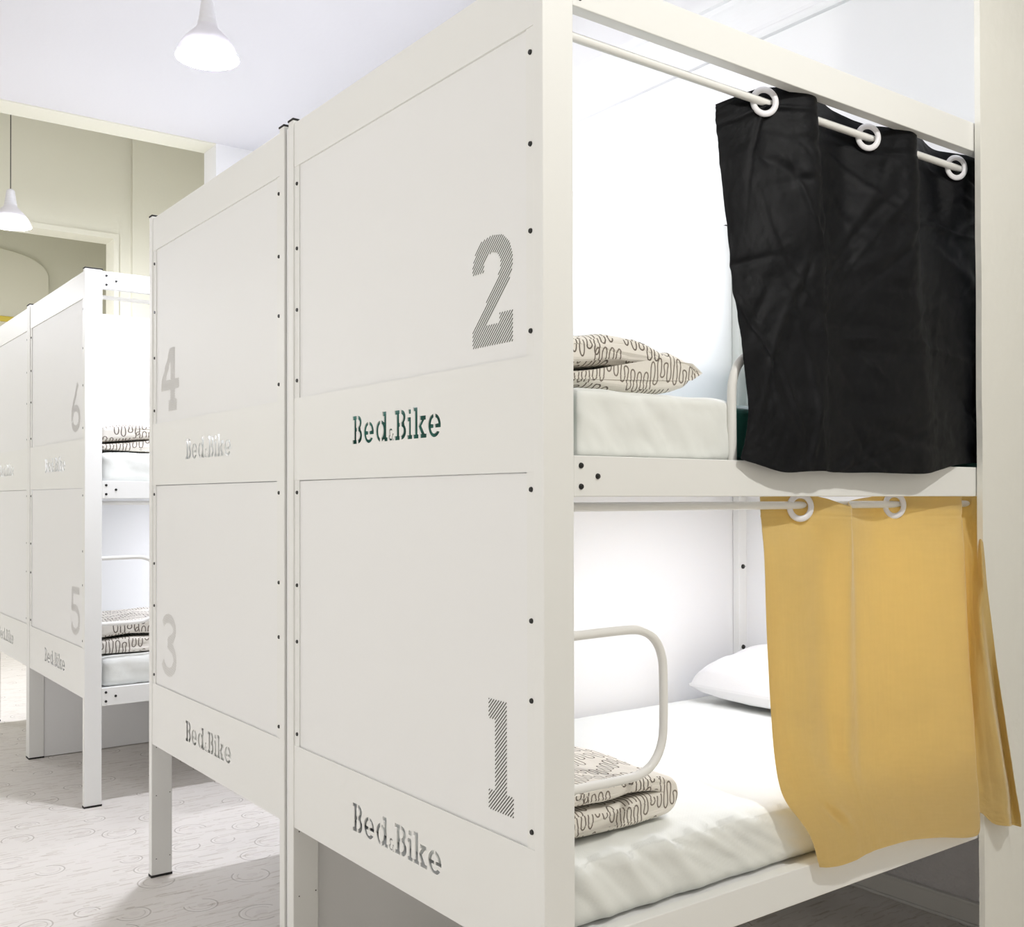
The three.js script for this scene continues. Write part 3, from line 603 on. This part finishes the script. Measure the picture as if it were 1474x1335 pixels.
{
  const t = thing('curtain', 'plain mustard yellow curtain hanging on white rings over the lower bed', 'curtain', [0, 0, 0]);
  const w = (u, v) => 0.0022 * fbm(u * 6, v * 5, 9.1) * Math.min(1, v * 4) + 0.0007 * fbm(u * 30, v * 22, 1.6) - 0.0012 * ridge(v - 0.105, 0.006) - 0.001 * ridge(v - 0.965, 0.006)
    - 0.006 * ridge(u - 0.17 - (v - 0.86) * 0.5, 0.02) * ridge(v - 0.85, 0.05) + 0.006 * ridge(u - 0.2 - (v - 0.86) * 0.5, 0.025) * ridge(v - 0.84, 0.06);
  part('cloth', clothGeometry(YELLOW_GRID, 240, 180, w, 1.3, 0.82), M.yellowCloth, t);
  grommet(t, [0.742, 1.236, -0.042], -0.4); grommet(t, [1.094, 1.238, -0.044], -0.35);
}

// ───────── hanging lamps ─────────
const WARM = 0xfffdf7;
function pendant(pos, ceil, label, level = 1, tone = 0xf3f5ff, shadowRadius = 3) {
  const t = thing('pendant_lamp', label, 'lamp', pos, 'white bell shaped pendant lamps');
  const prof = [[0.120, 0], [0.117, 0.012], [0.105, 0.04], [0.083, 0.072], [0.058, 0.098], [0.042, 0.115], [0.036, 0.13]];
  const outer = prof.map(q => new THREE.Vector2(...q)), inner = prof.map(([r, y]) => new THREE.Vector2(r - 0.0025, y)).reverse();
  part('shade', new THREE.LatheGeometry([...outer, ...inner, outer[0]], 48), M.lampShade, t);
  const nk = [[0.0375, 0.122], [0.0375, 0.134]]; for (let i = 0; i < 6; i++) { const y = 0.134 + i * 0.014, r = 0.035 - i * 0.002; nk.push([r, y], [r, y + 0.009], [r - 0.0025, y + 0.010], [r - 0.0025, y + 0.013]); }
  nk.push([0.022, 0.219], [0.012, 0.226], [0.0001, 0.227]);
  part('socket', new THREE.LatheGeometry(nk.map(q => new THREE.Vector2(...q)), 28), M.lampNeck, t);
  const cord = new THREE.CylinderGeometry(0.003, 0.003, ceil - pos[1] - 0.22, 8); cord.translate(0, 0.22 + (ceil - pos[1] - 0.22) / 2, 0); part('cord', cord, M.cord, t);
  const rose = new THREE.CylinderGeometry(0.045, 0.05, 0.025, 24); rose.translate(0, ceil - pos[1] - 0.0125, 0); part('ceiling_rose', rose, M.lampNeck, t);
  const disc = new THREE.CylinderGeometry(0.085, 0.07, 0.016, 32); disc.translate(0, 0.045, 0); part('bulb', disc, M.glow, t, 'glowing lamp face');
  const l = new THREE.PointLight(tone, PENDANT_POWER * level, 0, 2); l.position.set(0, 0.012, 0); l.castShadow = true; l.shadow.radius = shadowRadius; l.shadow.mapSize.set(1024, 1024); l.shadow.bias = -0.0005; t.add(l);
  return t;
}
pendant([0.35, 2.965, -2.534], CEIL, 'white pendant lamp shining over the aisle between bunks 4 and 6', 0.92);
pendant([0.243, 2.945, -5.6], CEIL2, 'white pendant lamp on a long cord in front of the green wall', 1.8);
pendant([0.45, 2.965, 1.5], CEIL, 'white pendant lamp above the open side of the nearest bunk', 0.76, WARM);
pendant([-1.6, 2.945, -8.2], CEIL2, 'white pendant lamp in front of the far olive wall');

// ───────── lamps inside the bunks ─────────
function bunkLamp(bed, pos, size, dir, label, level = 1) {
  const t = thing('bunk_light', label, 'lamp', pos, 'slim lamps inside the bunks');
  const [w, d] = size;
  const body = part('housing', box(-w / 2 - 0.006, w / 2 + 0.006, 0, 0.014, -d / 2 - 0.006, d / 2 + 0.006, 0.003), M.rod, t);
  part('diffuser', box(-w / 2, w / 2, -0.003, 0.0005, -d / 2, d / 2), M.glow, t, 'glowing diffuser');
  const l = new THREE.RectAreaLight(0xf4f5ff, BUNK_LAMP_POWER * level, w, d); l.position.set(0, -0.005, 0); l.rotation.x = -Math.PI / 2; t.add(l);
  if (dir === 'x') t.rotation.z = -Math.PI / 2;
  return t;
}
bunkLamp(bed1, [1.1, RAILS[1][0] + 0.0265, -0.4], [0.5, 0.05], 'down', 'slim lamp under the upper bed behind the yellow curtain', 0.9);
bunkLamp(bed1, [BED_L - 0.046, 1.98, -0.5], [0.05, 0.4], 'x', 'slim upright lamp on the head panel behind the black curtain', 1.75);
bunkLamp(bed3, [1.0, RAILS[1][0] + 0.0265, -3.5], [0.5, 0.05], 'down', 'slim lamp above the duvet on the bed numbered 5');

// square lamp on the long wall that faces the bunk ends
{
  const t = thing('wall_light', 'square white lamp on the wall facing the bunk ends', 'lamp', [XL, 2.15, -0.4]);
  part('frame', box(0.001, 0.05, -0.37, 0.37, -0.37, 0.37, 0.008), M.rod, t);
  part('diffuser', box(0.045, 0.056, -0.35, 0.35, -0.35, 0.35), M.softGlow, t, 'glowing square diffuser');
  const l = new THREE.RectAreaLight(WARM, WALL_LAMP_POWER, 0.7, 0.7); l.position.set(0.06, 0, 0); l.rotation.y = -Math.PI / 2; t.add(l);
}

// ───────── yellow rail in the far room ─────────
{
  const t = thing('wall_rail', 'yellow painted rail on the far olive wall', 'rail', [0, 2.905, ZC + 0.03]);
  part('bar', box(XL + 0.1, 1.2, 0, 0.05, 0, 0.03, 0.006), M.yellowRail, t);
}
renderer.render(scene, camera);
